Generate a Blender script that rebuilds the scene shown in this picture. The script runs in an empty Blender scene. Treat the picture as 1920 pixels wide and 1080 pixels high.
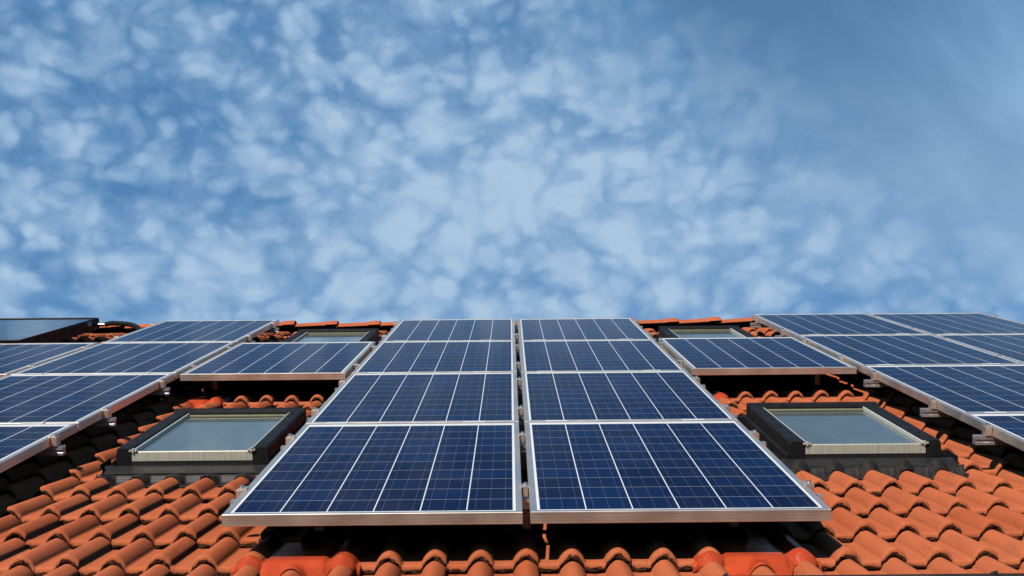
import bpy, math, random
from math import sin, cos, pi, radians
from mathutils import Vector, Matrix, Euler

random.seed(7)
scene = bpy.context.scene
COL = scene.collection

# ------------------------------------------------------------------ frame of the roof
# Roof coordinates: u along the eave (right), v up the slope, n out of the roof.
# Origin: middle of the central array, lower edge, top surface of the panels.
PITCH = radians(30.0)
M = Matrix.Translation((0, 0, 2.807)) @ Matrix.Rotation(PITCH, 4, 'X')

def W(u, v, n):
    return M @ Vector((u, v, n))

# ------------------------------------------------------------------ camera
cam = bpy.data.cameras.new('camera')
cam.sensor_width = 36.0
cam.lens = 2294.73 / 1920.0 * 36.0
cam.clip_start = 0.05
cam.clip_end = 3000
camo = bpy.data.objects.new('camera', cam)
COL.objects.link(camo)
camo.matrix_world = M @ (Matrix.Translation((-0.0414, -3.9719, 1.0147)) @
                         Euler((radians(85.9295), radians(0.491), radians(-0.1094)), 'XYZ').to_matrix().to_4x4())
scene.camera = camo

# ------------------------------------------------------------------ sun and sky
SUN_ROOF = Vector((-0.42, -0.5, 1.0)).normalized()          # towards the sun, roof coordinates
SUN = (M.to_3x3() @ SUN_ROOF).normalized()
SUN_EL = math.asin(SUN.z)
SUN_AZ = math.atan2(SUN.x, SUN.y)
sun = bpy.data.lights.new('sun', 'SUN')
sun.energy = 5.0
sun.angle = radians(0.5)
sun.color = (1.0, 0.93, 0.84)
suno = bpy.data.objects.new('sun', sun)
COL.objects.link(suno)
suno.rotation_euler = SUN.to_track_quat('Z', 'Y').to_euler()
suno.location = (-10, -20, 20)

scene.view_settings.view_transform = 'Standard'
scene.view_settings.look = 'None'
scene.cycles.max_bounces = 6
scene.cycles.diffuse_bounces = 0
scene.view_settings.exposure = 0.0
scene.view_settings.gamma = 1.0

world = bpy.data.worlds.new('World')
scene.world = world
world.use_nodes = True


class NT:
    """Small helper to wire shader nodes."""
    def __init__(self, tree):
        self.t = tree
        tree.nodes.clear()

    def n(self, typ, **kw):
        nd = self.t.nodes.new(typ)
        for k, v in kw.items():
            setattr(nd, k, v)
        return nd

    def link(self, a, b):
        self.t.links.new(a, b)

    def _set(self, sock, v):
        if v is None:
            return
        if hasattr(v, 'is_linked') or isinstance(v, bpy.types.NodeSocket):
            self.t.links.new(v, sock)
        else:
            sock.default_value = v

    def math(self, op, a, b=None, c=None, clamp=False):
        nd = self.n('ShaderNodeMath', operation=op, use_clamp=clamp)
        for i, v in enumerate((a, b, c)):
            self._set(nd.inputs[i], v)
        return nd.outputs[0]

    def vmath(self, op, a, b=None, scale=None):
        nd = self.n('ShaderNodeVectorMath', operation=op)
        self._set(nd.inputs[0], a)
        self._set(nd.inputs[1], b)
        if scale is not None:
            self._set(nd.inputs['Scale'], scale)
        return nd.outputs[0]

    def noise(self, vec, scale, detail=4.0, rough=0.5, color=False, dist=0.0):
        nd = self.n('ShaderNodeTexNoise')
        self._set(nd.inputs['Vector'], vec)
        nd.inputs['Scale'].default_value = scale
        nd.inputs['Detail'].default_value = detail
        nd.inputs['Roughness'].default_value = rough
        nd.inputs['Distortion'].default_value = dist
        return nd.outputs['Color' if color else 'Fac']

    def maprange(self, v, a, b, c=0.0, d=1.0, smooth=True):
        nd = self.n('ShaderNodeMapRange', interpolation_type='SMOOTHSTEP' if smooth else 'LINEAR')
        self._set(nd.inputs['Value'], v)
        for k, x in zip(('From Min', 'From Max', 'To Min', 'To Max'), (a, b, c, d)):
            nd.inputs[k].default_value = x
        return nd.outputs[0]

    def mix(self, f, a, b, mode='MIX'):
        nd = self.n('ShaderNodeMix', data_type='RGBA', blend_type=mode)
        self._set(nd.inputs['Factor'], f)
        for s, v in ((nd.inputs[6], a), (nd.inputs[7], b)):
            if isinstance(v, tuple) and len(v) == 3:
                v = (*v, 1.0)
            self._set(s, v)
        return nd.outputs[2]

    def comb(self, x, y, z):
        nd = self.n('ShaderNodeCombineXYZ')
        for i, v in enumerate((x, y, z)):
            self._set(nd.inputs[i], v)
        return nd.outputs[0]


def build_sky():
    t = NT(world.node_tree)
    sky = t.n('ShaderNodeTexSky', sky_type='NISHITA', sun_disc=False)
    sky.sun_elevation = SUN_EL
    sky.sun_rotation = SUN_AZ
    sky.air_density = 1.0
    sky.dust_density = 0.0
    sky.ozone_density = 6.0
    tc = t.n('ShaderNodeTexCoord')
    sp = t.n('ShaderNodeSeparateXYZ')
    t.link(tc.outputs['Generated'], sp.inputs[0])
    x, y, z = sp.outputs
    az = t.math('ARCTAN2', x, y)
    el = t.math('ARCSINE', z)
    # altocumulus deck: positions on the dome as azimuth / elevation, slightly flattened cells
    P = t.comb(az, t.math('MULTIPLY', el, 1.45), 0.37)
    w1 = t.vmath('SUBTRACT', t.noise(P, 6.0, 3.0, 0.55, color=True), (0.5, 0.5, 0.5))
    w2 = t.vmath('SUBTRACT', t.noise(P, 24.0, 6.0, 0.62, color=True), (0.5, 0.5, 0.5))
    Pw = t.vmath('ADD', t.vmath('ADD', P, t.vmath('SCALE', w1, scale=0.07)), t.vmath('SCALE', w2, scale=0.026))
    def cells(scale, smooth, off):
        vo = t.n('ShaderNodeTexVoronoi', feature='SMOOTH_F1')
        t.link(t.vmath('ADD', Pw, (off, off * 0.7, off * 0.3)), vo.inputs['Vector'])
        vo.inputs['Scale'].default_value = scale
        vo.inputs['Smoothness'].default_value = smooth
        return t.maprange(vo.outputs['Distance'], 0.66, 0.16, 0.0, 1.0)
    puff = t.math('ADD', t.math('MULTIPLY', cells(20.0, 0.45, 0.0), 0.50), t.math('MULTIPLY', cells(44.0, 0.45, 3.1), 0.36))
    fine = t.noise(Pw, 40.0, 9.0, 0.68)
    mid = t.noise(P, 11.0, 6.0, 0.62)
    big = t.noise(t.vmath('ADD', P, (1.7, 0.4, 0.0)), 3.4, 3.0, 0.5)
    lowel = t.maprange(el, radians(40), radians(25), 0.0, 1.0)
    # blue rifts open in the lower left, the deck is thickest in the middle
    mx = t.math('DIVIDE', t.math('SUBTRACT', az, radians(1.0)), radians(15.0))
    my = t.math('DIVIDE', t.math('SUBTRACT', el, radians(29.5)), radians(6.5))
    core = t.math('POWER', 2.718, t.math('MULTIPLY', t.math('ADD', t.math('MULTIPLY', mx, mx), t.math('MULTIPLY', my, my)), -1.0))
    rx = t.math('DIVIDE', t.math('SUBTRACT', az, radians(-19.0)), radians(9.0))
    ry = t.math('DIVIDE', t.math('SUBTRACT', el, radians(30.5)), radians(4.5))
    rift = t.math('POWER', 2.718, t.math('MULTIPLY', t.math('ADD', t.math('MULTIPLY', rx, rx), t.math('MULTIPLY', ry, ry)), -1.0))
    s = t.math('ADD', puff, t.math('MULTIPLY', t.math('SUBTRACT', fine, 0.5), 0.85))
    s = t.math('ADD', s, t.math('MULTIPLY', t.math('SUBTRACT', mid, 0.5), 0.75))
    s = t.math('ADD', s, t.math('MULTIPLY', t.math('SUBTRACT', big, 0.5), 0.55))
    s = t.math('ADD', s, t.math('MULTIPLY', core, 0.42))
    s = t.math('ADD', s, t.math('MULTIPLY', lowel, 0.10))
    s = t.math('SUBTRACT', s, t.math('MULTIPLY', rift, 0.22))
    deck = t.maprange(s, -0.78, 1.10, 0.24, 0.96)
    # towards the upper right the cells thin out into a smooth veil
    edge = t.math('ADD', t.math('SUBTRACT', az, t.math('MULTIPLY', t.math('SUBTRACT', radians(34), el), 1.25)),
                  t.math('MULTIPLY', t.math('SUBTRACT', big, 0.5), 0.16))
    edge = t.math('ADD', edge, t.math('MULTIPLY', t.math('SUBTRACT', fine, 0.5), 0.06))
    right = t.maprange(edge, radians(2.0), radians(22.0), 1.0, 0.0)
    st = t.vmath('ADD', t.comb(t.math('ADD', t.math('MULTIPLY', az, 2.2), t.math('MULTIPLY', el, 1.4)), t.math('SUBTRACT', t.math('MULTIPLY', el, 0.9), t.math('MULTIPLY', az, 0.35)), 0.2), t.vmath('SCALE', w1, scale=0.10))
    veiln = t.noise(st, 3.2, 6.0, 0.55)
    veil = t.math('ADD', t.maprange(veiln, 0.34, 0.66, 0.42, 0.88), t.math('MULTIPLY', lowel, 0.32))
    mask = t.math('ADD', t.math('MULTIPLY', deck, right), t.math('MULTIPLY', veil, t.math('SUBTRACT', 1.0, right)))
    # the deck only lies over the northern half, ahead of the house
    ahead = t.maprange(y, 0.30, 0.62, 0.0, 1.0)
    mask = t.math('MULTIPLY', mask, ahead, clamp=True)
    col = t.mix(t.maprange(s, -0.45, 1.15), (0.125, 0.35, 0.68), (0.42, 0.58, 0.765))
    col = t.mix(right, t.mix(lowel, (0.15, 0.335, 0.58), (0.30, 0.485, 0.72)), col)
    skyc = t.mix(1.0, sky.outputs['Color'], SKY_TINT, 'MULTIPLY')
    skyc = t.vmath('SCALE', skyc, scale=SKY)
    out = t.mix(mask, skyc, col)
    bg = t.n('ShaderNodeBackground')
    t.link(out, bg.inputs['Color'])
    bg.inputs['Strength'].default_value = 1.0
    wo = t.n('ShaderNodeOutputWorld')
    t.link(bg.outputs[0], wo.inputs['Surface'])

SKY = 0.052
SKY_TINT = (0.62, 1.34, 1.62)
build_sky()

# ------------------------------------------------------------------ materials
def new_mat(name):
    m = bpy.data.materials.new(name)
    m.use_nodes = True
    t = NT(m.node_tree)
    b = t.n('ShaderNodeBsdfPrincipled')
    o = t.n('ShaderNodeOutputMaterial')
    t.link(b.outputs[0], o.inputs['Surface'])
    return m, t, b

def objvec(t):
    return t.n('ShaderNodeTexCoord').outputs['Object']

def bump(t, b, h, strength, dist):
    nd = t.n('ShaderNodeBump')
    nd.inputs['Strength'].default_value = strength
    nd.inputs['Distance'].default_value = dist
    t.link(h, nd.inputs['Height'])
    t.link(nd.outputs[0], b.inputs['Normal'])

def simple(name, col, rough, metal=0.0, var=0.15, scale=40.0, bmp=0.0, spec=0.5):
    m, t, b = new_mat(name)
    v = objvec(t)
    nz = t.noise(v, scale, 5.0, 0.6)
    lo = tuple(c * (1 - var) for c in col)
    hi = tuple(min(1, c * (1 + var)) for c in col)
    t.link(t.mix(t.maprange(nz, 0.3, 0.7), lo, hi), b.inputs['Base Color'])
    t.link(t.maprange(t.noise(v, scale * 0.4, 4.0), 0.3, 0.7, max(0.02, rough - 0.08), rough + 0.08), b.inputs['Roughness'])
    b.inputs['Metallic'].default_value = metal
    b.inputs['Specular IOR Level'].default_value = spec
    if bmp:
        bump(t, b, t.noise(v, scale * 4, 5.0, 0.65), bmp, 0.002)
    return m

def mat_tile():
    m, t, b = new_mat('terracotta_tile')
    v = objvec(t)
    at = t.n('ShaderNodeAttribute', attribute_name='tint')
    oi = t.n('ShaderNodeObjectInfo')
    tint = t.math('ADD', at.outputs['Fac'], t.math('MULTIPLY', t.math('SUBTRACT', oi.outputs['Random'], 0.5), 0.7), clamp=True)
    base = t.mix(tint, (0.43, 0.096, 0.034), (0.54, 0.142, 0.058))
    patch = t.noise(v, 5.0, 6.0, 0.62)
    base = t.mix(t.maprange(patch, 0.35, 0.72, 0.0, 0.5), base, (0.44, 0.125, 0.056))
    grime = t.noise(v, 17.0, 8.0, 0.72)
    base = t.mix(t.maprange(grime, 0.54, 0.80, 0.0, 0.50), base, (0.30, 0.075, 0.034))
    grain = t.noise(v, 480.0, 2.0, 0.6)
    base = t.mix(t.maprange(grain, 0.4, 0.75, 0.0, 0.35), base, (0.36, 0.085, 0.034))
    st = t.noise(t.vmath('MULTIPLY', v, (38.0, 4.0, 20.0)), 1.0, 6.0, 0.65)
    base = t.mix(t.maprange(st, 0.50, 0.76, 0.0, 0.48), base, (0.235, 0.060, 0.028))
    bloom = t.noise(v, 9.0, 7.0, 0.7)
    base = t.mix(t.maprange(bloom, 0.6, 0.8, 0.0, 0.30), base, (0.50, 0.21, 0.115))
    spk = t.noise(v, 150.0, 3.0, 0.5)
    base = t.mix(t.maprange(spk, 0.69, 0.74, 0.0, 0.6), base, (0.16, 0.05, 0.03))
    t.link(base, b.inputs['Base Color'])
    b.inputs['Roughness'].default_value = 0.85
    b.inputs['Specular IOR Level'].default_value = 0.04
    h = t.math('ADD', t.math('MULTIPLY', grain, 0.4), t.noise(v, 90.0, 4.0, 0.6))
    bump(t, b, h, 0.35, 0.0025)
    return m

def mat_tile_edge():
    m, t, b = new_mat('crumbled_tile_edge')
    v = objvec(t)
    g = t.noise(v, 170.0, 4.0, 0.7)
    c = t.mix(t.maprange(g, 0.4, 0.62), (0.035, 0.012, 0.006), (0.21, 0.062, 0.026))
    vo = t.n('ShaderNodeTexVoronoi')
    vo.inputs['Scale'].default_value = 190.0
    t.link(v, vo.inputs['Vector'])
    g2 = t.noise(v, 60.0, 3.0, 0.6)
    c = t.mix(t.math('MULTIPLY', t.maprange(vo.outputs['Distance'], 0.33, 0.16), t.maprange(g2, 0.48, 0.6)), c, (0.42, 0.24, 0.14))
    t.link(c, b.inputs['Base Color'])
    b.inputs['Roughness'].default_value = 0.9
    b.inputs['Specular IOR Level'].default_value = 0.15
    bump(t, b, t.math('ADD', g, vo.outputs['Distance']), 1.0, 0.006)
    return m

CELL = 0.1515
PX = 0.1553
PY = 0.1550
def mat_cells():
    """Front of a module: blue polycrystalline cells, thin busbars, white gaps, under glass. UV in metres."""
    m, t, b = new_mat('solar_cells')
    uv = t.n('ShaderNodeUVMap').outputs['UV']
    sp = t.n('ShaderNodeSeparateXYZ')
    t.link(uv, sp.inputs[0])
    x = t.math('SUBTRACT', sp.outputs[0], 0.0079)
    y = t.math('SUBTRACT', sp.outputs[1], 0.010)
    cx = t.math('DIVIDE', x, PX)
    cy = t.math('DIVIDE', y, PY)
    ix = t.math('FLOOR', cx)
    iy = t.math('FLOOR', cy)
    fx = t.math('MULTIPLY', t.math('SUBTRACT', cx, ix), PX)      # metres within the pitch
    fy = t.math('MULTIPLY', t.math('SUBTRACT', cy, iy), PY)
    gx = t.math('LESS_THAN', t.math('ABSOLUTE', t.math('SUBTRACT', fx, PX / 2)), PX / 2 - 0.0020)
    gy = t.math('LESS_THAN', t.math('ABSOLUTE', t.math('SUBTRACT', fy, PY / 2)), PY / 2 - 0.0014)
    inx = t.math('MULTIPLY', t.math('GREATER_THAN', x, 0.0), t.math('LESS_THAN', x, 6 * PX))
    iny = t.math('MULTIPLY', t.math('GREATER_THAN', y, 0.0), t.math('LESS_THAN', y, 10 * PY))
    cell = t.math('MULTIPLY', t.math('MULTIPLY', gx, gy), t.math('MULTIPLY', inx, iny))
    # three busbars to a cell
    q = t.math('DIVIDE', t.math('SUBTRACT', fx, (PX - CELL) / 2), CELL / 3.0)
    bus = t.math('LESS_THAN', t.math('ABSOLUTE', t.math('SUBTRACT', t.math('FRACT', q), 0.5)), 0.0009 / (CELL / 3.0))
    # tone differs from cell to cell and from module to module
    oi = t.n('ShaderNodeObjectInfo')
    wn = t.n('ShaderNodeTexWhiteNoise', noise_dimensions='3D')
    t.link(t.comb(ix, iy, t.math('MULTIPLY', oi.outputs['Random'], 31.0)), wn.inputs['Vector'])
    tone = wn.outputs['Value']
    c = t.mix(t.math('POWER', tone, 1.6), (0.0028, 0.0080, 0.042), (0.0024, 0.016, 0.078))
    vo = t.n('ShaderNodeTexVoronoi')
    vo.inputs['Scale'].default_value = 85.0
    t.link(uv, vo.inputs['Vector'])
    c = t.mix(0.45, c, t.mix(1.0, c, vo.outputs['Color'], 'MULTIPLY'))
    c = t.mix(t.math('MULTIPLY', bus, 0.34), c, (0.16, 0.18, 0.22))
    white = t.mix(t.noise(uv, 60.0, 3.0), (0.62, 0.63, 0.62), (0.74, 0.75, 0.74))
    # tinned ribbons that join neighbouring strings in the lower margin
    base = t.mix(cell, white, c)
    hgap = t.math('MULTIPLY', t.math('MULTIPLY', inx, iny), t.math('SUBTRACT', 1.0, gy))
    base = t.mix(t.math('MULTIPLY', hgap, 0.62), base, (0.075, 0.10, 0.155))
    dust = t.noise(uv, 3.0, 6.0, 0.6)
    base = t.mix(t.maprange(dust, 0.4, 0.8, 0.0, 0.02), base, (0.4, 0.38, 0.35))
    t.link(base, b.inputs['Base Color'])
    t.link(t.maprange(dust, 0.3, 0.7, 0.06, 0.11), b.inputs['Roughness'])
    b.inputs['IOR'].default_value = 1.08
    b.inputs['Specular IOR Level'].default_value = 0.3
    bump(t, b, t.noise(uv, 700.0, 2.0), 0.03, 0.001)
    return m

def mat_brushed():
    m, t, b = new_mat('brushed_cover')
    v = objvec(t)
    s = t.vmath('MULTIPLY', v, (160.0, 6.0, 5.0))
    nz = t.noise(s, 1.0, 5.0, 0.65)
    low = t.noise(t.vmath('MULTIPLY', v, (70.0, 5.0, 150.0)), 1.0, 3.0, 0.6)
    c = t.mix(t.maprange(nz, 0.3, 0.72), (0.40, 0.38, 0.30), (0.58, 0.56, 0.45))
    c = t.mix(t.maprange(low, 0.6, 0.75, 0, 0.5), c, (0.30, 0.27, 0.18))
    t.link(c, b.inputs['Base Color'])
    b.inputs['Metallic'].default_value = 0.35
    b.inputs['Roughness'].default_value = 0.5
    return m

def mat_pane(name, col, ior, spec):
    m, t, b = new_mat(name)
    v = objvec(t)
    d = t.noise(v, 6.0, 6.0, 0.6)
    t.link(t.mix(d, tuple(c * 0.8 for c in col), tuple(c * 1.25 for c in col)), b.inputs['Base Color'])
    t.link(t.maprange(d, 0.3, 0.7, 0.03, 0.09), b.inputs['Roughness'])
    b.inputs['IOR'].default_value = ior
    b.inputs['Specular IOR Level'].default_value = spec
    return m

def mat_apron():
    m, t, b = new_mat('pleated_apron')
    v = objvec(t)
    sp = t.n('ShaderNodeSeparateXYZ')
    t.link(v, sp.inputs[0])
    xx = t.math('ADD', sp.outputs[0], t.math('MULTIPLY', t.noise(v, 30.0, 3.0), 0.004))
    w = t.math('SINE', t.math('MULTIPLY', xx, 2 * pi / 0.0085))
    nz = t.noise(v, 40.0, 5.0, 0.6)
    c = t.mix(t.maprange(nz, 0.3, 0.7), (0.012, 0.0095, 0.008), (0.032, 0.025, 0.020))
    t.link(c, b.inputs['Base Color'])
    b.inputs['Roughness'].default_value = 0.55
    b.inputs['Metallic'].default_value = 0.2
    bump(t, b, w, 0.2, 0.0015)
    return m

def mat_ground():
    m, t, b = new_mat('gravel_yard')
    v = objvec(t)
    vo = t.n('ShaderNodeTexVoronoi')
    vo.inputs['Scale'].default_value = 45.0
    t.link(v, vo.inputs['Vector'])
    c = t.mix(t.noise(v, 0.6, 6.0, 0.6), (0.13, 0.088, 0.06), (0.20, 0.14, 0.10))
    c = t.mix(0.4, c, t.mix(1.0, c, vo.outputs['Color'], 'MULTIPLY'))
    t.link(c, b.inputs['Base Color'])
    b.inputs['Roughness'].default_value = 0.95
    bump(t, b, vo.outputs['Distance'], 0.6, 0.01)
    return m

MT = dict(
    tile=mat_tile(), edge=mat_tile_edge(), cells=mat_cells(),
    alu=simple('anodised_aluminium', (0.84, 0.735, 0.62), 0.40, 0.90, 0.04, 14),
    rail=simple('mill_aluminium', (0.62, 0.62, 0.61), 0.32, 0.75, 0.08, 40),
    steel=simple('bolt_steel', (0.62, 0.60, 0.56), 0.25, 1.0, 0.1, 80),
    backsheet=simple('module_backsheet', (0.62, 0.62, 0.62), 0.6),
    clad=simple('charcoal_cladding', (0.014, 0.014, 0.015), 0.55, 0.0, 0.25, 25, 0.1, 0.10),
    seal=simple('black_seal', (0.008, 0.008, 0.009), 0.6, 0.0, 0.3, 60),
    cover=mat_brushed(),
    trim=simple('cream_trim', (0.70, 0.67, 0.56), 0.35, 0.35, 0.1, 60),
    sash=simple('olive_sash', (0.30, 0.29, 0.17), 0.4, 0.3, 0.12, 60),
    pane=mat_pane('skylight_glass', (0.092, 0.118, 0.108), 1.5, 0.5),
    colglass=mat_pane('collector_glass', (0.012, 0.020, 0.028), 1.5, 0.45),
    colframe=simple('black_brown_frame', (0.008, 0.005, 0.005), 0.6, 0.0, 0.2, 40, 0.0, 0.08),
    bronze=simple('bronze_edge', (0.16, 0.13, 0.08), 0.4, 0.6, 0.15, 40),
    apron=mat_apron(),
    flash=simple('grey_flashing', (0.016, 0.015, 0.015), 0.5, 0.0, 0.2, 30),
    redmetal=simple('glossy_red_metal', (0.46, 0.060, 0.021), 0.27, 0.0, 0.18, 12, 0.10, 0.45),
    gutter=simple('brown_gutter', (0.035, 0.026, 0.022), 0.4, 0.3, 0.2, 20),
    hook=simple('galvanised_hook', (0.33, 0.30, 0.26), 0.5, 0.8, 0.15, 60),
    rubber=simple('black_foam_insulation', (0.010, 0.010, 0.011), 0.75, 0.0, 0.3, 120, 0.5, 0.2),
    sticker=simple('grey_sticker', (0.42, 0.40, 0.38), 0.6, 0.0, 0.2, 150),
    plaster=simple('cream_render', (0.62, 0.56, 0.45), 0.9, 0.0, 0.08, 12, 0.4, 0.2),
    deck=simple('dark_underlay', (0.02, 0.017, 0.015), 0.9),
    ground=mat_ground(),
)

# ------------------------------------------------------------------ mesh helper
class MB:
    """Collects geometry in roof (or any local) coordinates; build() links ONE mesh object."""
    def __init__(self):
        self.v, self.f, self.mi, self.uv, self.tint = [], [], [], {}, []
        self.sm = []

    def quad(self, pts, mi=0, uv=None, smooth=False):
        i = len(self.v)
        self.v += [tuple(p) for p in pts]
        if uv:
            self.uv[len(self.f)] = uv
        self.f.append(tuple(range(i, i + len(pts))))
        self.mi.append(mi)
        self.sm.append(smooth)

    def box(self, u0, u1, v0, v1, n0, n1, mi=0):
        i = len(self.v)
        self.v += [(u0, v0, n0), (u1, v0, n0), (u1, v1, n0), (u0, v1, n0),
                   (u0, v0, n1), (u1, v0, n1), (u1, v1, n1), (u0, v1, n1)]
        for q in ((0, 3, 2, 1), (4, 5, 6, 7), (0, 1, 5, 4), (1, 2, 6, 5), (2, 3, 7, 6), (3, 0, 4, 7)):
            self.f.append(tuple(i + k for k in q))
            self.mi.append(mi)
            self.sm.append(False)

    def prism_v(self, prof, v0, v1, mi=0):
        """closed profile [(u,n)...] counter-clockwise seen from -v, swept along v"""
        k = len(prof)
        i = len(self.v)
        self.v += [(a, v0, b) for a, b in prof] + [(a, v1, b) for a, b in prof]
        for j in range(k):
            jn = (j + 1) % k
            self.f.append((i + j, i + jn, i + k + jn, i + k + j)); self.mi.append(mi); self.sm.append(False)
        self.f.append(tuple(i + j for j in reversed(range(k)))); self.mi.append(mi); self.sm.append(False)
        self.f.append(tuple(i + k + j for j in range(k))); self.mi.append(mi); self.sm.append(False)

    def prism_u(self, prof, u0, u1, mi=0):
        """closed profile [(v,n)...] swept along u"""
        k = len(prof)
        i = len(self.v)
        self.v += [(u0, a, b) for a, b in prof] + [(u1, a, b) for a, b in prof]
        for j in range(k):
            jn = (j + 1) % k
            self.f.append((i + j, i + jn, i + k + jn, i + k + j)); self.mi.append(mi); self.sm.append(False)
        self.f.append(tuple(i + j for j in reversed(range(k)))); self.mi.append(mi); self.sm.append(False)
        self.f.append(tuple(i + k + j for j in range(k))); self.mi.append(mi); self.sm.append(False)

    def grid(self, rows, mi=0, smooth=True, close=False):
        """rows: list of equally long point lists"""
        i = len(self.v)
        k = len(rows[0])
        for r in rows:
            self.v += [tuple(p) for p in r]
        for a in range(len(rows) - 1):
            for b in range(k if close else k - 1):
                bn = (b + 1) % k
                self.f.append((i + a * k + b, i + a * k + bn, i + (a + 1) * k + bn, i + (a + 1) * k + b))
                self.mi.append(mi if isinstance(mi, int) else mi[a])
                self.sm.append(smooth)

    def tube(self, path, r, seg=10, mi=0, cap=True):
        path = [Vector(p) for p in path]
        rows = []
        up = Vector((0.13, 0.27, 0.95)).normalized()
        for k, p in enumerate(path):
            d = (path[min(k + 1, len(path) - 1)] - path[max(k - 1, 0)]).normalized()
            a = d.cross(up)
            if a.length < 1e-3:
                a = d.cross(Vector((1, 0, 0)))
            a.normalize()
            b = d.cross(a)
            rr = r[k] if isinstance(r, (list, tuple)) else r
            rows.append([p + a * rr * cos(2 * pi * j / seg) + b * rr * sin(2 * pi * j / seg) for j in range(seg)])
        self.grid(rows, mi, True, True)
        if cap:
            self.quad(rows[0], mi)
            self.quad(list(reversed(rows[-1])), mi)

    def cyl(self, c, r, h, axis, seg=8, mi=0):
        c = Vector(c)
        ax = Vector(axis).normalized()
        self.tube([c, c + ax * h], r, seg, mi)

    def build(self, name, mats, parent=None, bevel=0.0, matrix=None, recalc=True):
        me = bpy.data.meshes.new(name)
        me.from_pydata(self.v, [], self.f)
        if not isinstance(mats, (list, tuple)):
            mats = [mats]
        for m in mats:
            me.materials.append(m)
        me.polygons.foreach_set('material_index', self.mi)
        me.polygons.foreach_set('use_smooth', self.sm)
        if self.uv:
            L = me.uv_layers.new(name='UVMap')
            for pi_, uvs in self.uv.items():
                for li, q in zip(me.polygons[pi_].loop_indices, uvs):
                    L.data[li].uv = q
        if self.tint:
            a = me.attributes.new('tint', 'FLOAT', 'POINT')
            a.data.foreach_set('value', self.tint)
        if recalc:
            import bmesh
            bm = bmesh.new()
            bm.from_mesh(me)
            bmesh.ops.recalc_face_normals(bm, faces=bm.faces)
            bm.to_mesh(me)
            bm.free()
        me.update()
        o = bpy.data.objects.new(name, me)
        COL.objects.link(o)
        if parent is not None:
            o.parent = parent
        elif matrix is not None:
            o.matrix_world = matrix
        else:
            o.matrix_world = M
        if bevel:
            md = o.modifiers.new('bevel', 'BEVEL')
            md.width = bevel
            md.segments = 2
            md.limit_method = 'ANGLE'
            md.angle_limit = radians(35)
        return o

def tag(o, label=None, cat=None, group=None, kind=None):
    for k, v in (('label', label), ('category', cat), ('group', group), ('kind', kind)):
        if v:
            o[k] = v
    return o

def empty(name, matrix):
    o = bpy.data.objects.new(name, None)
    o.empty_display_size = 0.1
    COL.objects.link(o)
    o.matrix_world = matrix
    return o

def copy_tree(o, parent=None):
    c = o.copy()
    COL.objects.link(c)
    if parent is not None:
        c.parent = parent
        c.matrix_parent_inverse = o.matrix_parent_inverse.copy()
    for ch in [q for q in bpy.data.objects if q.parent is o]:
        copy_tree(ch, c)
    return c

# ------------------------------------------------------------------ layout numbers
PW, PH, GX, GY = 0.992, 1.65, 0.0255, 0.012
ROWP = PH + GY
# left edge of each column and its small height error, from the photograph
DU = {-3: -0.004, -2: -0.006, -1: -0.007, 0: 0.005, 1: 0.006, 2: 0.012, 3: 0.008, 4: -0.016}
DN = {-3: 0.003, -2: 0.003, -1: -0.006, 0: -0.008, 1: -0.008, 2: 0.0, 3: 0.013, 4: 0.010}
def col_u(c):
    return -GX / 2 - PW + c * (PW + GX) + DU[c]
RAIL_OFF = (0.36, 1.33)

# skylights: (u0, u1, v0, v1) outer edges of the frame
SKY_L, SKY_W = 1.005, 0.668
SKYLIGHTS = [(-1.802, 1.43), (1.213, 1.455), (-1.842, 5.44), (1.230, 5.43)]

# roof tiling
RP = 0.1525            # roll pitch
TW = 2 * RP            # tile cover width, two rolls to a tile
TC = 0.333             # course height
V0 = 0.008
U0 = 0.004
PAN = -0.221
ROLL = 0.043
U_MIN, U_MAX = -7.01, 4.27
K_MIN, K_MAX = -1, 21
V_RIDGE = 7.45

def prof(d):
    """height of one roll above the pan at distance d from its axis"""
    a = abs(d)
    if a >= 0.056:
        return 0.0
    c = max(0.0, 1.0 - (a / 0.044) ** 2) ** 0.66
    f = (0.5 + 0.5 * cos(pi * a / 0.056))
    return ROLL * (0.76 * c + 0.24 * f)

def tile_height(u):
    k = round((u - U0) / RP)
    return PAN + prof(u - U0 - k * RP)

# ------------------------------------------------------------------ ground
g = MB()
g.quad([(-900, -900, 0), (900, -900, 0), (900, 900, 0), (-900, 900, 0)])
tag(g.build('ground', MT['ground'], matrix=Matrix.Identity(4)), kind='structure')

# ------------------------------------------------------------------ house
house = empty('house', M.copy())
tag(house, 'house with a roof of orange double-roll tiles carrying solar panels and four skylights', 'house')

def in_skylight(u, v, mu=0.045, mv0=-0.125, mv1=0.035):
    for (a, b) in SKYLIGHTS:
        if a - mu < u < a + SKY_W + mu and b + mv0 < v < b + SKY_L + mv1:
            return True
    return False

METAL = [(-6, 0), (4, 0), (-14, 10), (6, 10)]      # first roll number, course number of metal hook tiles

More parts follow.
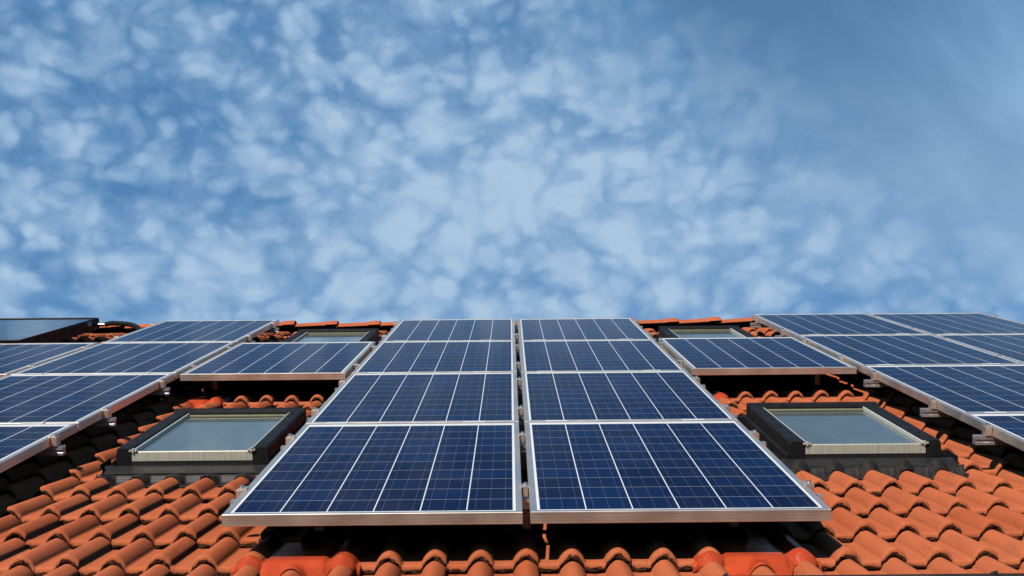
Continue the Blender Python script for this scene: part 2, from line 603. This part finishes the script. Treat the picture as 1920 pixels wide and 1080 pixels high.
def build_tiles():
    rnd = random.Random(11)
    # cross profile of one tile: x relative to the joint roll on its left
    ds = [-0.0575, -0.050, -0.045, -0.042, -0.039, -0.034, -0.027, -0.018, -0.009]
    full = ds + [0.0] + [-q for q in reversed(ds)]
    xs = [0.040, 0.052, 0.064, 0.078]
    xs += [RP + q for q in full]
    xs += [RP + 0.076]
    xs += [TW + q for q in full if q < 0.0405]
    xs = sorted(xs)
    def h(x):
        if x < RP + 0.0755:
            return prof(x - RP) if x > RP - 0.075 else prof(x) * 0.5
        z = prof(x - TW)
        if x > TW:
            z = max(z, prof((x - TW) * 0.90))
        return z + 0.003 * max(0.0, 1 - abs(x - TW) / 0.07)
    xe = xs[-1]
    prof_pts = [(x, h(x)) for x in xs] + [(xe + 0.0015, h(xe) - 0.006), (xe + 0.001, h(xe) - 0.020)]
    np_ = len(prof_pts)
    mb = MB()
    TH = 0.035
    T = 0.034
    for k in range(K_MIN, K_MAX + 1):
        vl = V0 + k * TC
        nu0 = int(math.floor((U_MIN - U0) / TW))
        nu1 = int(math.ceil((U_MAX - U0) / TW))
        for c in range(nu0, nu1):
            ul = U0 + c * TW
            if any(k == mk and 2 * c == mr for mr, mk in METAL):
                continue
            dv = rnd.gauss(0, 0.0022)
            dn = rnd.gauss(0, 0.0012)
            rot = rnd.gauss(0, 0.004)
            tint = min(1, max(0, rnd.gauss(0.5, 0.27)))
            L = min(0.405, V_RIDGE - 0.01 - vl)
            rows = []
            def row(y, off, jit=0.0, jy=0.0):
                r = []
                for i, (x, z) in enumerate(prof_pts):
                    yy = y + rot * (x - RP) + dv
                    zz = PAN + z + off + dn
                    if jit:
                        zz += rnd.gauss(0, jit)
                        yy += rnd.gauss(0, jy)
                    r.append((ul + x, vl + yy, zz))
                return r
            def slope(y):
                return T * (1 - y / TC)
            rows.append(row(0.050, T - TH - 0.001))
            rows.append(row(0.007, T - TH, 0.0030, 0.0020))
            rows.append(row(0.003, T - 0.0275, 0.0036, 0.0032))
            rows.append(row(0.0012, T - 0.0170, 0.0026, 0.0020))
            rows.append(row(0.003, T - 0.0070, 0.0006, 0.0004))
            rows.append(row(0.009, slope(0.009) - 0.0012))
            rows.append(row(0.018, slope(0.018)))
            rows.append(row(0.10, slope(0.10)))
            rows.append(row(0.20, slope(0.20)))
            rows.append(row(0.30, slope(0.30)))
            rows.append(row(L, slope(L)))
            i0 = len(mb.v)
            for r in rows:
                mb.v += r
            mb.tint += [tint] * (np_ * len(rows))
            for a in range(len(rows) - 1):
                for b in range(np_ - 1):
                    pu = ul + 0.5 * (prof_pts[b][0] + prof_pts[b + 1][0])
                    pv = 0.5 * (rows[a][b][1] + rows[a + 1][b][1])
                    if in_skylight(pu, pv) or pu > U_MAX or pu < U_MIN:
                        continue
                    mb.f.append((i0 + a * np_ + b, i0 + a * np_ + b + 1, i0 + (a + 1) * np_ + b + 1, i0 + (a + 1) * np_ + b))
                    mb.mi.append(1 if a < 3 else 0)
                    mb.sm.append(True)
    return mb

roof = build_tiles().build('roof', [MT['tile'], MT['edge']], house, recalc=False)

# roof deck under the tiles, back slope, walls
th = math.tan(PITCH)
Minv = M.inverted()
def wl(p):
    """world point -> house local"""
    return tuple(Minv @ Vector(p))
ridge_w = W(0, V_RIDGE + 0.06, PAN - 0.06)
d = MB()
d.box(U_MIN + 0.02, U_MAX - 0.02, -0.25, V_RIDGE + 0.03, PAN - 0.14, PAN - 0.045)
d.build('roof_deck', MT['deck'], house)
d = MB()
yb, zb = ridge_w.y, ridge_w.z
run = 6.2
back = [(yb, zb), (yb + run, zb - run * th), (yb + run, zb - run * th + 0.10), (yb + 0.03, zb + 0.09)]
for i, (xa) in enumerate((U_MIN, U_MAX)):
    pass
q0 = [wl((U_MIN, a, b)) for a, b in back]
q1 = [wl((U_MAX, a, b)) for a, b in back]
d.grid([q0 + [q0[0]], q1 + [q1[0]]], 0, False)
d.quad(list(reversed(q0))); d.quad(q1)
d.tint = [0.5] * len(d.v)
d.build('back_slope', MT['tile'], house)
eave = W(0, -0.05, PAN - 0.16)
d = MB()
y0, y1 = eave.y + 0.35, yb + run - 0.5
ztop0 = eave.z + 0.35 * th - 0.02
ztop1 = zb - (run - 0.5) * th - 0.04
sec = [(y0, -0.02), (y1, -0.02), (y1, ztop1), (yb, zb - 0.12), (y0, ztop0)]
a0 = [wl((U_MIN + 0.25, a, b)) for a, b in sec]
a1 = [wl((U_MAX - 0.25, a, b)) for a, b in sec]
d.grid([a0 + [a0[0]], a1 + [a1[0]]], 0, False)
d.quad(list(reversed(a0))); d.quad(a1)
d.build('wall', MT['plaster'], house)

# gutter
gm = MB()
rim = Vector((0, -0.412, -0.110))
rimw = M @ rim
R_ = 0.066
secp = []
for i in range(15):
    a = pi + pi * i / 14
    secp.append((rimw.y + R_ + R_ * cos(a), rimw.z + R_ * sin(a)))
for i in range(15):
    a = 2 * pi - pi * i / 14
    secp.append((rimw.y + R_ + (R_ - 0.003) * cos(a), rimw.z + (R_ - 0.003) * sin(a)))
gp = [[wl((x, a, b)) for a, b in secp + [secp[0]]] for x in (U_MIN - 0.03, U_MAX + 0.03)]
gm.grid(gp, 0, False)
gm.tube([wl((U_MIN - 0.03, rimw.y - 0.004, rimw.z)), wl((U_MAX + 0.03, rimw.y - 0.004, rimw.z))], 0.009, 10)
gutter = gm.build('gutter', MT['gutter'], house)
for i in range(14):
    hk = MB()
    x = U_MIN + 0.4 + i * 0.8
    pts = [(x, rimw.y - 0.016, rimw.z + 0.009), (x, rimw.y + 0.02, rimw.z + 0.013), (x, rimw.y + 0.09, rimw.z + 0.006)]
    hk.tube([wl(p) for p in pts], 0.006, 6)
    hk.build('gutter_clip', MT['gutter'], house)

# ridge tiles: slightly tapered half-round caps, each one lapping onto the next
def ridge_mesh():
    mb = MB()
    rows = []
    tilt = PITCH      # world up in roof coordinates is (sin, cos)
    def arc(u, r, rn):
        pts = []
        for i in range(17):
            a = radians(-68) + radians(136) * i / 16
            dv = r * (sin(a) * cos(PITCH) + cos(a) * sin(PITCH))
            dn = r * (cos(a) * cos(PITCH) - sin(a) * sin(PITCH))
            pts.append((u, dv, dn))
        return pts
    prof_ = [(0.0, 0.088), (0.0, 0.102), (0.30, 0.112), (0.305, 0.119), (0.40, 0.122), (0.412, 0.120), (0.415, 0.112), (0.414, 0.100), (0.30, 0.098), (0.0, 0.088)]
    for u, r in prof_:
        rows.append(arc(u, r, 0))
    mb.grid(rows, 0, True)
    mb.tint = [0.5] * len(mb.v)
    return mb
rc = ridge_mesh().build('ridge_tile', MT['tile'], house)
for p in rc.data.polygons:
    p.use_smooth = True
RT = 0.398
u = -1.26 - 14 * RT
first = True
while u < U_MAX - 0.3:
    o = rc if first else rc.copy()
    if not first:
        COL.objects.link(o)
        o.parent = house
    first = False
    o.location = (u - 0.015, V_RIDGE, -0.219 + random.gauss(0, 0.002))
    o.rotation_euler = (random.gauss(0, 0.02), -0.018 + random.gauss(0, 0.006), random.gauss(0, 0.006))
    u += RT

# ------------------------------------------------------------------ metal hook tiles (glossy red)
def metal_tile(r0, k):
    mb = MB()
    vl = V0 + k * TC - 0.012
    ua = U0 + r0 * RP
    T = 0.029
    TRAY = 0.024
    def inner(x):
        return max(0.0, min(1.0, (x - 0.030) / 0.03)) * max(0.0, min(1.0, (TW - 0.030 - x) / 0.03))
    def hh(x):
        z = max(prof(x * 0.92), prof((x - TW) * 0.92)) * 0.95
        i = inner(x)
        return z * (1 - i) + i * TRAY
    xs = [-0.062 + i * 0.0062 for i in range(int((TW + 0.127) / 0.0062) + 1)]
    rows = []
    for y in (0.41, 0.3, 0.2, 0.1, 0.03, 0.008, 0.0):
        rows.append([(ua + x, vl + y, PAN + hh(x) + T * (1 - y / TC) + (0.003 if y > 0.001 else 0.0012)) for x in xs])
    def under(x, y):
        """top of the tile below, y metres down-slope of the lip"""
        q = min((x - j * RP for j in (-1, 0, 1, 2, 3)), key=abs)
        return PAN + prof(q) + 0.035 * (y + 0.012) / TC
    a_, b_, c_, d_ = [], [], [], []
    for x in xs:
        i = inner(x)
        top = PAN + hh(x) + T
        wob = 0.0025 * sin(x * 61 + r0) * i
        a_.append((ua + x, vl - 0.004 - i * 0.006, top - 0.004))
        b_.append((ua + x, vl - 0.005 - i * 0.030 + wob, (top - 0.012) * (1 - i) + i * (max(top - 0.022, under(x, 0.03) + 0.006))))
        c_.append((ua + x, vl - 0.005 - i * 0.058 + wob, (top - 0.020) * (1 - i) + i * (max(top - 0.046, under(x, 0.06) + 0.005))))
        d_.append((ua + x, vl - 0.003 - i * 0.088, (top - 0.028) * (1 - i) + i * (under(x, 0.09) + 0.0035)))
    rows += [a_, b_, c_, d_]
    mb.grid(rows, 0, True)
    o = mb.build('metal_tile', MT['redmetal'], house, recalc=True)
    md = o.modifiers.new('thick', 'SOLIDIFY')
    md.thickness = 0.002
    md.offset = -1
    # pressed end caps of the two rolls, folded in the middle
    for xr in (0.0, TW):
        c = MB()
        pts = []
        for i in range(15):
            a = pi * i / 14
            pts.append((ua + xr - cos(a) * 0.046, PAN + T + 0.001 + sin(a) * 0.0385))
        base_n = PAN + T - 0.012
        top = [(p[0], vl + 0.006, p[1]) for p in pts]
        rim = [(p[0], vl - 0.010, p[1] - 0.001) for p in pts]
        # two flat facets that meet in a fold down the middle
        fac, bot = [], []
        for i, p in enumerate(pts):
            f = 1 - abs(i - 7) / 7.0
            fac.append((ua + xr + (p[0] - ua - xr) * 0.97, vl - 0.012 - 0.030 * f, base_n + (p[1] - base_n) * 0.42 + 0.004 * f))
            bot.append((ua + xr + (p[0] - ua - xr) * 0.97, vl - 0.011 - 0.024 * f, base_n - 0.004))
        c.grid([top, rim], 0, True)
        c.grid([rim, fac], 0, False)
        c.grid([fac, bot], 0, False)
        c.build('roll_cap', MT['redmetal'], o)
    return o
mt_labels = ['glossy red metal hook tile under the lower edge of the central panels, towards the left skylight',
             'glossy red metal hook tile under the lower edge of the central panels, towards the right skylight',
             'glossy red metal hook tile just above the lower left skylight',
             'glossy red metal hook tile beside the array above the lower right skylight']
for (r0, k), lb in zip(METAL, mt_labels):
    o = metal_tile(r0, k)
    o['label'] = lb

# ------------------------------------------------------------------ skylights
def skylight(u0, v0, label):
    """local origin: lower left outer corner, at panel-top level"""
    root = empty('skylight', Matrix.Identity(4))
    root.parent = house
    root.location = (u0, v0, 0)
    root['label'] = label
    w, L = SKY_W, SKY_L
    AW = 0.064
    T = -0.070
    # dark frame: two arms with sloping outer flank
    for s, nm in ((0, 'side_cladding'), (1, 'side_cladding')):
        mb = MB()
        p = [(-0.012, -0.150), (-0.004, T - 0.012), (0.004, T), (AW - 0.006, T - 0.002), (AW, T - 0.008), (AW, -0.150)]
        if s:
            p = [(w - a, b) for a, b in reversed(p)]
        mb.prism_v(p, 0.0, L - 0.052)
        # lower flank step
        q = [(-0.030, -0.24), (-0.026, -0.132), (-0.013, -0.128), (-0.013, -0.24)]
        if s:
            q = [(w - a, b) for a, b in reversed(q)]
        o = mb.build(nm, MT['clad'], root, bevel=0.003)
        fs = MB()
        fs.prism_v(q, -0.01, L)
        fs.build('flank_step', MT['clad'], root, bevel=0.002)
        # screws in the cladding
        xs = AW * 0.55 if not s else w - AW * 0.55
        for y in (0.18, 0.55, 0.86):
            sc = MB()
            sc.cyl((xs, y, T - 0.002), 0.004, 0.0035, (0, 0, 1), 8)
            sc.build('screw', MT['colframe'], o)
    mb = MB()
    mb.prism_u([(L - 0.055, -0.150), (L - 0.055, T - 0.012), (L - 0.048, T + 0.004), (L - 0.02, T + 0.009), (L, T + 0.002), (L + 0.006, -0.150)], -0.008, w + 0.008)
    mb.build('top_hood', MT['clad'], root, bevel=0.003)
    # dark body under everything
    mb = MB()
    mb.box(0.005, w - 0.005, 0.010, L, -0.265, -0.128)
    mb.build('base', MT['seal'], root)
    # sash and glass
    mb = MB()
    mb.box(AW + 0.004, w - AW - 0.004, L - 0.082, L - 0.058, -0.118, -0.089)
    mb.build('sash_bar', MT['sash'], root, bevel=0.002)
    mb = MB()
    mb.box(AW + 0.010, w - AW - 0.010, L - 0.100, L - 0.083, -0.118, -0.097)
    mb.build('sash_seal', MT['seal'], root)
    for s in (0, 1):
        mb = MB()
        x = AW + 0.002
        p = [(x, -0.125), (x, -0.085), (x + 0.004, -0.0785), (x + 0.010, -0.081), (x + 0.0125, -0.0945), (x + 0.0125, -0.125)]
        if s:
            p = [(w - a, b) for a, b in reversed(p)]
        mb.prism_v(p, 0.004, L - 0.060)
        o = mb.build('trim_strip', MT['trim'], root, bevel=0.0015)
        cx = AW + 0.006 if not s else w - AW - 0.006
        cl = MB()
        cl.box(cx - 0.018, cx + 0.018, -0.006, 0.002, -0.086, -0.080)
        cl.box(cx - 0.004, cx + 0.004, -0.009, 0.006, -0.092, -0.074)
        cl.cyl((cx - 0.012, -0.008, -0.083), 0.0045, 0.010, (0, 1, 0), 8)
        cl.cyl((cx + 0.012, -0.008, -0.083), 0.0045, 0.010, (0, 1, 0), 8)
        cl.build('corner_clip', MT['trim'], o)
    mb = MB()
    mb.box(AW + 0.0155, w - AW - 0.0155, 0.011, L - 0.101, -0.118, -0.098)
    mb.build('pane', MT['pane'], root)
    # pale lower cover
    mb = MB()
    mb.prism_u([(-0.004, -0.131), (-0.001, -0.090), (0.002, -0.087), (0.0095, -0.087), (0.0095, -0.131)], AW + 0.0005, w - AW - 0.0005)
    mb.build('bottom_cover', MT['cover'], root, bevel=0.0012)
    mb = MB()
    mb.box(AW - 0.002, w - AW + 0.002, -0.0015, 0.0085, -0.165, -0.133)
    mb.build('cover_seal', MT['seal'], root)
    # flashing: flat strip, side channels, corner fins
    mb = MB()
    mb.prism_u([(-0.085, -0.172), (-0.085, -0.166), (-0.012, -0.150), (0.0, -0.150), (0.0, -0.172)], -0.057, w + 0.057)
    mb.build('flashing', MT['flash'], root, bevel=0.002)
    for s in (-1, 1):
        mb = MB()
        a, b = (-0.058, -0.031) if s < 0 else (w + 0.031, w + 0.058)
        mb.box(a, b, 0.0, L + 0.007, -0.24, -0.172)
        mb.build('side_channel', MT['clad'], root, bevel=0.002)
        mb = MB()
        a, b = (-0.064, -0.0585) if s < 0 else (w + 0.0585, w + 0.064)
        mb.box(a, b, -0.050, 0.09, -0.185, -0.134)
        mb.build('corner_fin', MT['clad'], root, bevel=0.001)
    mb = MB()
    mb.box(-0.05, w + 0.05, L + 0.0075, L + 0.040, -0.24, -0.14)
    mb.build('top_flashing', MT['clad'], root, bevel=0.002)
    # pleated apron dressed down over the tiles below
    mb = MB()
    rnd = random.Random(int(u0 * 1000))
    rows = []
    nx = 150
    for j, y in enumerate((-0.080, -0.090, -0.104, -0.122, -0.142, -0.165, -0.185)):
        r = []
        f = min(1.0, j / 2.0)
        for i in range(nx + 1):
            x = -0.07 + (w + 0.14) * i / nx
            uu = u0 + x
            # distance along the course -> tile rise
            vv = v0 + y
            ph = ((vv - V0) / TC) % 1.0
            ht = tile_height(uu) + 0.035 * (1 - ph) + 0.007
            if j >= 3:
                ht += rnd.gauss(0, 0.0012)
            fl = -0.170
            rr = max(0.0, tile_height(uu) - PAN) / ROLL
            yy = y + (0.030 * rr if j == 6 else 0) + (0.012 * sin(uu * 23) if j == 6 else 0) + (rnd.gauss(0, 0.003) if j == 6 else 0)
            r.append((x, yy, fl * (1 - f) + f * ht))
        rows.append(r)
    mb.grid(rows, 0, True)
    ap = mb.build('apron', MT['apron'], root, recalc=True)
    md = ap.modifiers.new('thick', 'SOLIDIFY')
    md.thickness = 0.003
    return root

sl = ['skylight with pale lower cover beside the left edge of the central panels, below another panel',
      'skylight with pale lower cover beside the right edge of the central panels, below another panel',
      'skylight under the ridge left of the central panels, mostly hidden behind a panel',
      'skylight under the ridge right of the central panels, mostly hidden behind a panel']
for (a, b), lb in zip(SKYLIGHTS, sl):
    skylight(a, b, lb)

# ------------------------------------------------------------------ solar panels
def panel_proto():
    root = empty('solar_panel', M.copy())
    # frame: one extruded profile run round the rectangle
    P = [(0.022, -0.0045), (0.0215, -0.0005), (0.0205, 0.0), (0.0016, 0.0), (0.0003, -0.0012), (0.0, -0.0025),
         (0.0, -0.0080), (0.0032, -0.0086), (0.0032, -0.0102), (0.0, -0.0108),
         (0.0, -0.0195), (0.0032, -0.0201), (0.0032, -0.0219), (0.0, -0.0225),
         (0.0, -0.0290), (0.0030, -0.0295), (0.0030, -0.0310), (0.0, -0.0315),
         (0.0, -0.0392), (0.0008, -0.0400), (0.030, -0.0400), (0.030, -0.0380), (0.0025, -0.0380), (0.0025, -0.0075), (0.022, -0.0075), (0.022, -0.0045)]
    mb = MB()
    rows = []
    for dd, n in P:
        rows.append([(dd, dd, n), (PW - dd, dd, n), (PW - dd, PH - dd, n), (dd, PH - dd, n)])
    mb.grid(rows, 0, False, True)
    mb.build('frame', MT['alu'], root, recalc=True)
    mb = MB()
    a = 0.0222
    mb.quad([(a, a, -0.0012), (PW - a, a, -0.0012), (PW - a, PH - a, -0.0012), (a, PH - a, -0.0012)], 0,
            [(0, 0), (PW - 2 * a, 0), (PW - 2 * a, PH - 2 * a), (0, PH - 2 * a)])
    mb.quad([(a, a, -0.0062), (a, PH - a, -0.0062), (PW - a, PH - a, -0.0062), (PW - a, a, -0.0062)], 1)
    mb.build('cell_sheet', [MT['cells'], MT['backsheet']], root, recalc=False)
    # junction box on the back
    mb = MB()
    mb.box(PW / 2 - 0.055, PW / 2 + 0.055, PH - 0.20, PH - 0.10, -0.028, -0.0068)
    mb.build('junction_box', MT['seal'], root, bevel=0.003)
    # ribbons joining the cell strings, in the lower margin under the glass
    for i in (2.0, 4.0):
        x = a + 0.0079 + i * PX
        mb = MB()
        mb.quad([(x - 0.018, 0.0226, -0.0008), (x + 0.018, 0.0226, -0.0008), (x + 0.018, 0.030, -0.0008), (x - 0.018, 0.030, -0.0008)])
        mb.build('string_ribbon', MT['trim_white'], root, recalc=False)
    return root
[n for n in MT['redmetal'].node_tree.nodes if n.type == 'BSDF_PRINCIPLED'][0].inputs['IOR'].default_value = 1.18
MT['trim_white'] = simple('tinned_ribbon', (0.80, 0.82, 0.83), 0.4, 0.0, 0.04)

def joint_plate(root):
    """two flat plates bridging the slit to the panel above"""
    for f in (0.15, 0.79):
        mb = MB()
        x = PW * f
        mb.box(x - 0.052, x + 0.052, PH - 0.006, PH + GY + 0.004, 0.0004, 0.0032)
        mb.box(x - 0.045, x + 0.045, PH + 0.003, PH + GY - 0.003, -0.034, 0.0002)
        mb.build('joint_plate', MT['plate'], root, bevel=0.0008)
MT['plate'] = simple('pale_joint_plate', (0.78, 0.80, 0.79), 0.4, 0.25, 0.06)

ROWN = ['bottom', 'second', 'third', 'top']
panels = {
    (0, 0): 'front left solar panel of the central array, its long lower frame overhanging the tiles',
    (1, 0): 'front right solar panel of the central array, its long lower frame overhanging the tiles',
    (0, 1): 'second panel up in the left column of the central solar array, beside the left skylight',
    (1, 1): 'second panel up in the right column of the central solar array, beside the right skylight',
    (0, 2): 'third panel up in the left column of the central solar array',
    (1, 2): 'third panel up in the right column of the central solar array',
    (0, 3): 'topmost panel in the left column of the central solar array, against the sky',
    (1, 3): 'topmost panel in the right column of the central solar array, against the sky',
    (-1, 2): 'single solar panel bridging the gap above the lower left skylight, tan lower frame showing',
    (2, 2): 'single solar panel bridging the gap above the lower right skylight, tan lower frame showing',
    (-2, 0): 'lowest solar panel of the left array, cut off by the picture edge',
    (-2, 1): 'second panel up in the left array, left of the lower left skylight',
    (-2, 2): 'third panel up in the left array, between the far-left panel and the single bridging panel',
    (-2, 3): 'topmost panel of the left array, right of the black hose',
    (-3, 2): 'far-left solar panel below the black-framed thermal collector',
    (3, 0): 'lowest solar panel of the right array, only its corner in the picture',
    (3, 1): 'second panel up in the right array, right of the lower right skylight',
    (3, 2): 'third panel up in the right array, right of the single bridging panel',
    (3, 3): 'topmost panel in the inner column of the right array, right of the upper skylight',
    (4, 2): 'third panel up in the outermost right column, cut off by the picture edge',
    (4, 3): 'topmost panel in the outermost right column, at the far roof corner',
}
proto = panel_proto()
GROUP_P = 'solar panels mounted on the tiled roof'
first = True
for (c, r), lb in panels.items():
    o = proto if first else copy_tree(proto)
    first = False
    tag(o, lb, 'solar panel', GROUP_P)
    o.matrix_world = M @ Matrix.Translation((col_u(c), r * ROWP, DN[c] + random.gauss(0, 0.0007)))
bpy.context.view_layer.update()
for o in [q for q in bpy.data.objects if q.name.startswith('solar_panel')]:
    loc = Minv @ o.matrix_world.translation
    key = min(panels, key=lambda k: (col_u(k[0]) - loc.x) ** 2 + (k[1] * ROWP - loc.y) ** 2)
    if (key[0], key[1] + 1) in panels:
        joint_plate(o)

# ------------------------------------------------------------------ mounting rails with clamps and hooks
def rail(name_label, ua, ub, v, cols, row, nrail=0.0):
    root = empty('mounting_rail', M @ Matrix.Translation((ua, v, 0)))
    tag(root, name_label, 'mounting rail', 'aluminium mounting rails under the solar panels')
    # C-profile: 38 mm square with side and top slots
    t, b, hw = -0.0412 + nrail, -0.0800 + nrail, 0.019
    p = [(-hw, b), (hw, b), (hw, b + 0.010), (hw - 0.004, b + 0.012), (hw - 0.004, b + 0.022), (hw, b + 0.024), (hw, t),
         (0.006, t), (0.006, t - 0.008), (-0.006, t - 0.008), (-0.006, t),
         (-hw, t), (-hw, b + 0.024), (-hw + 0.004, b + 0.022), (-hw + 0.004, b + 0.012), (-hw, b + 0.010)]
    mb = MB()
    mb.prism_u(p, 0.0, ub - ua)
    mb.build('profile', MT['rail'], root)
    # clamps
    edges = []
    cs = sorted(cols)
    for c in cs:
        l, rgt = col_u(c), col_u(c) + PW
        edges.append(('end', l, -1, DN[c]) if c - 1 not in cs else ('mid', l - GX / 2, 0, DN[c]))
        if c + 1 not in cs:
            edges.append(('end', rgt, 1, DN[c]))
    for kind, x, s, dn in edges:
        x -= ua
        cm = MB()
        if kind == 'mid':
            cm.box(x - 0.019, x + 0.019, -0.024, 0.024, dn + 0.0008, dn + 0.0045)
            cm.box(x - 0.009, x + 0.009, -0.022, 0.022, -0.040, dn + 0.0006)
            cm.cyl((x, 0, dn + 0.0046), 0.0085, 0.008, (0, 0, 1), 10, 1)
            cm.cyl((x, 0, dn + 0.0126), 0.0045, 0.003, (0, 0, 1), 6, 1)
            cm.build('mid_clamp', [MT['alu'], MT['steel']], root, bevel=0.001)
        else:
            xo = x + s * 0.002
            lo, hi = sorted((xo, xo + s * 0.026))
            cm.box(lo, hi, -0.024, 0.024, -0.040 + nrail, dn + 0.0005)
            lo, hi = sorted((x - s * 0.009, xo + s * 0.020))
            cm.box(lo, hi, -0.024, 0.024, dn + 0.0009, dn + 0.0046)
            cm.cyl((x + s * 0.013, 0, dn + 0.0047), 0.0085, 0.008, (0, 0, 1), 10, 1)
            cm.build('end_clamp', [MT['alu'], MT['steel']], root, bevel=0.0012)
    # hooks down to the tiles
    n = max(2, int((ub - ua) / 1.0) + 1)
    for i in range(n):
        x = 0.32 + (ub - ua - 0.64) * i / (n - 1)
        hm = MB()
        pth = [(0.0, b - 0.003), (0.0, -0.152), (0.02, -0.158), (0.10, -0.1605)]
        rows = []
        for q in ((-0.015), (0.015)):
            rows.append([(x + q, -0.03 + a, n_) for a, n_ in pth])
        hm.grid(rows, 0, False)
        h_ = hm.build('roof_hook', MT['hook'], root, recalc=False)
        md = h_.modifiers.new('thick', 'SOLIDIFY')
        md.thickness = 0.006
        md.offset = 0
    return root

blocks = [('central array', [0, 1], 0.052, 0.060), ('left array', [-2], 0.05, 0.052), ('right array', [3], 0.070, 0.05)]
for nm, cols, ea, eb in blocks:
    for r in (0, 1, 3):
        cc = list(cols)
        if nm == 'right array' and r == 3:
            cc = [3, 4]
        for j, off in enumerate(RAIL_OFF):
            ua = col_u(cc[0]) - ea
            ub = col_u(cc[-1]) + PW + eb
            which = 'lower' if j == 0 else 'upper'
            rail(f'{which} aluminium rail under the {ROWN[r]} row of the {nm}', ua, ub, r * ROWP + off, cc, r, min(DN[c] for c in cc))
for j, off in enumerate(RAIL_OFF):
    which = 'lower' if j == 0 else 'upper'
    cc = [-3, -2, -1, 0, 1, 2, 3, 4]
    rail(f'long {which} aluminium rail under the third row, running beneath all the arrays', col_u(-3) - 0.05, col_u(4) + PW + 0.05,
         2 * ROWP + off, cc, 2, min(DN.values()))

# ------------------------------------------------------------------ solar thermal collector
cu1, cu0 = -3.668, -5.75
cv0, cv1 = 5.02, 6.775
root = empty('thermal_collector', M @ Matrix.Translation((cu0, cv0, 0)))
tag(root, 'black-framed thermal collector with a plain dark glass top, above the far-left panel', 'solar collector')
Wc, Lc = cu1 - cu0, cv1 - cv0
mb = MB()
mb.box(0, Wc, 0, 0.022, -0.080, 0.018)
mb.box(0, Wc, Lc - 0.022, Lc, -0.080, 0.018)
mb.box(0, 0.022, 0.0225, Lc - 0.0225, -0.080, 0.018)
mb.box(Wc - 0.022, Wc, 0.0225, Lc - 0.0225, -0.080, 0.018)
mb.box(0.021, Wc - 0.021, 0.021, Lc - 0.021, -0.078, -0.06)
mb.build('frame', MT['colframe'], root, bevel=0.002)
for ya in (0.004, Lc - 0.020):
    mb = MB()
    mb.box(0.006, Wc - 0.020, ya, ya + 0.016, 0.0184, 0.0218)
    mb.build('edge_strip', MT['bronze'], root)
mb = MB()
mb.box(0.0225, Wc - 0.0225, 0.0228, Lc - 0.0228, 0.006, 0.014)
mb.build('glass', MT['colglass'], root)
mb = MB()
mb.box(Wc + 0.0004, Wc + 0.0014, Lc - 0.30, Lc - 0.20, -0.030, 0.006)
mb.build('sticker', MT['sticker'], root)
for x in (0.35, Wc - 0.35):
    for y in (0.3, Lc - 0.35):
        mb = MB()
        mb.box(x - 0.02, x + 0.02, y - 0.02, y + 0.02, -0.150, -0.0805)
        mb.build('support_foot', MT['hook'], root)

# hose with its fitting, and the tile it passes through
root = empty('insulated_hose', M @ Matrix.Translation((cu1, 6.70, 0)))
tag(root, 'black insulated hose arching from the collector to the orange vent tile', 'hose')
pts = [(0.075, 0.0, -0.035), (0.13, 0.0, -0.024), (0.20, 0.0, -0.026), (0.28, -0.01, -0.032), (0.34, -0.03, -0.045),
       (0.385, -0.06, -0.065), (0.415, -0.10, -0.09), (0.435, -0.14, -0.115), (0.445, -0.17, -0.14)]
# smooth the path
def catmull(p, n=5):
    p = [Vector(q) for q in p]
    out = []
    for i in range(len(p) - 1):
        a, b, c, d_ = p[max(i - 1, 0)], p[i], p[i + 1], p[min(i + 2, len(p) - 1)]
        for j in range(n):
            s = j / n
            out.append(0.5 * ((2 * b) + (c - a) * s + (2 * a - 5 * b + 4 * c - d_) * s * s + (3 * b - a - 3 * c + d_) * s ** 3))
    out.append(p[-1])
    return out
cp = catmull(pts)
mb = MB()
mb.tube(cp, [0.021 + 0.0018 * sin(i * 2.3) for i in range(len(cp))], 14)
mb.build('insulation', MT['rubber'], root)
mb = MB()
mb.cyl((0.002, 0, -0.036), 0.012, 0.08, (1, 0, 0), 12)
mb.cyl((0.022, 0, -0.036), 0.020, 0.018, (1, 0, 0), 6)
mb.cyl((0.048, 0, -0.036), 0.018, 0.016, (1, 0, 0), 6)
mb.build('fitting', MT['steel'], root)

# vent tile: a hooded round-backed tile
mb = MB()
uc, vc = -3.27, 6.45
rows = []
for y, r, z in ((0.30, 0.055, 0.0), (0.18, 0.068, 0.004), (0.06, 0.080, 0.012), (0.0, 0.086, 0.016), (-0.012, 0.084, 0.014), (-0.010, 0.070, 0.010), (0.08, 0.066, 0.004)):
    rows.append([(uc + r * cos(pi * i / 16), vc + y, PAN + 0.018 + z + r * 1.05 * sin(pi * i / 16)) for i in range(17)])
mb.grid(rows, 0, True)
mb.tint = [0.7] * len(mb.v)
o = mb.build('vent_tile', MT['tile'], house)
o['label'] = 'round-hooded orange vent tile where the black hose enters the roof'
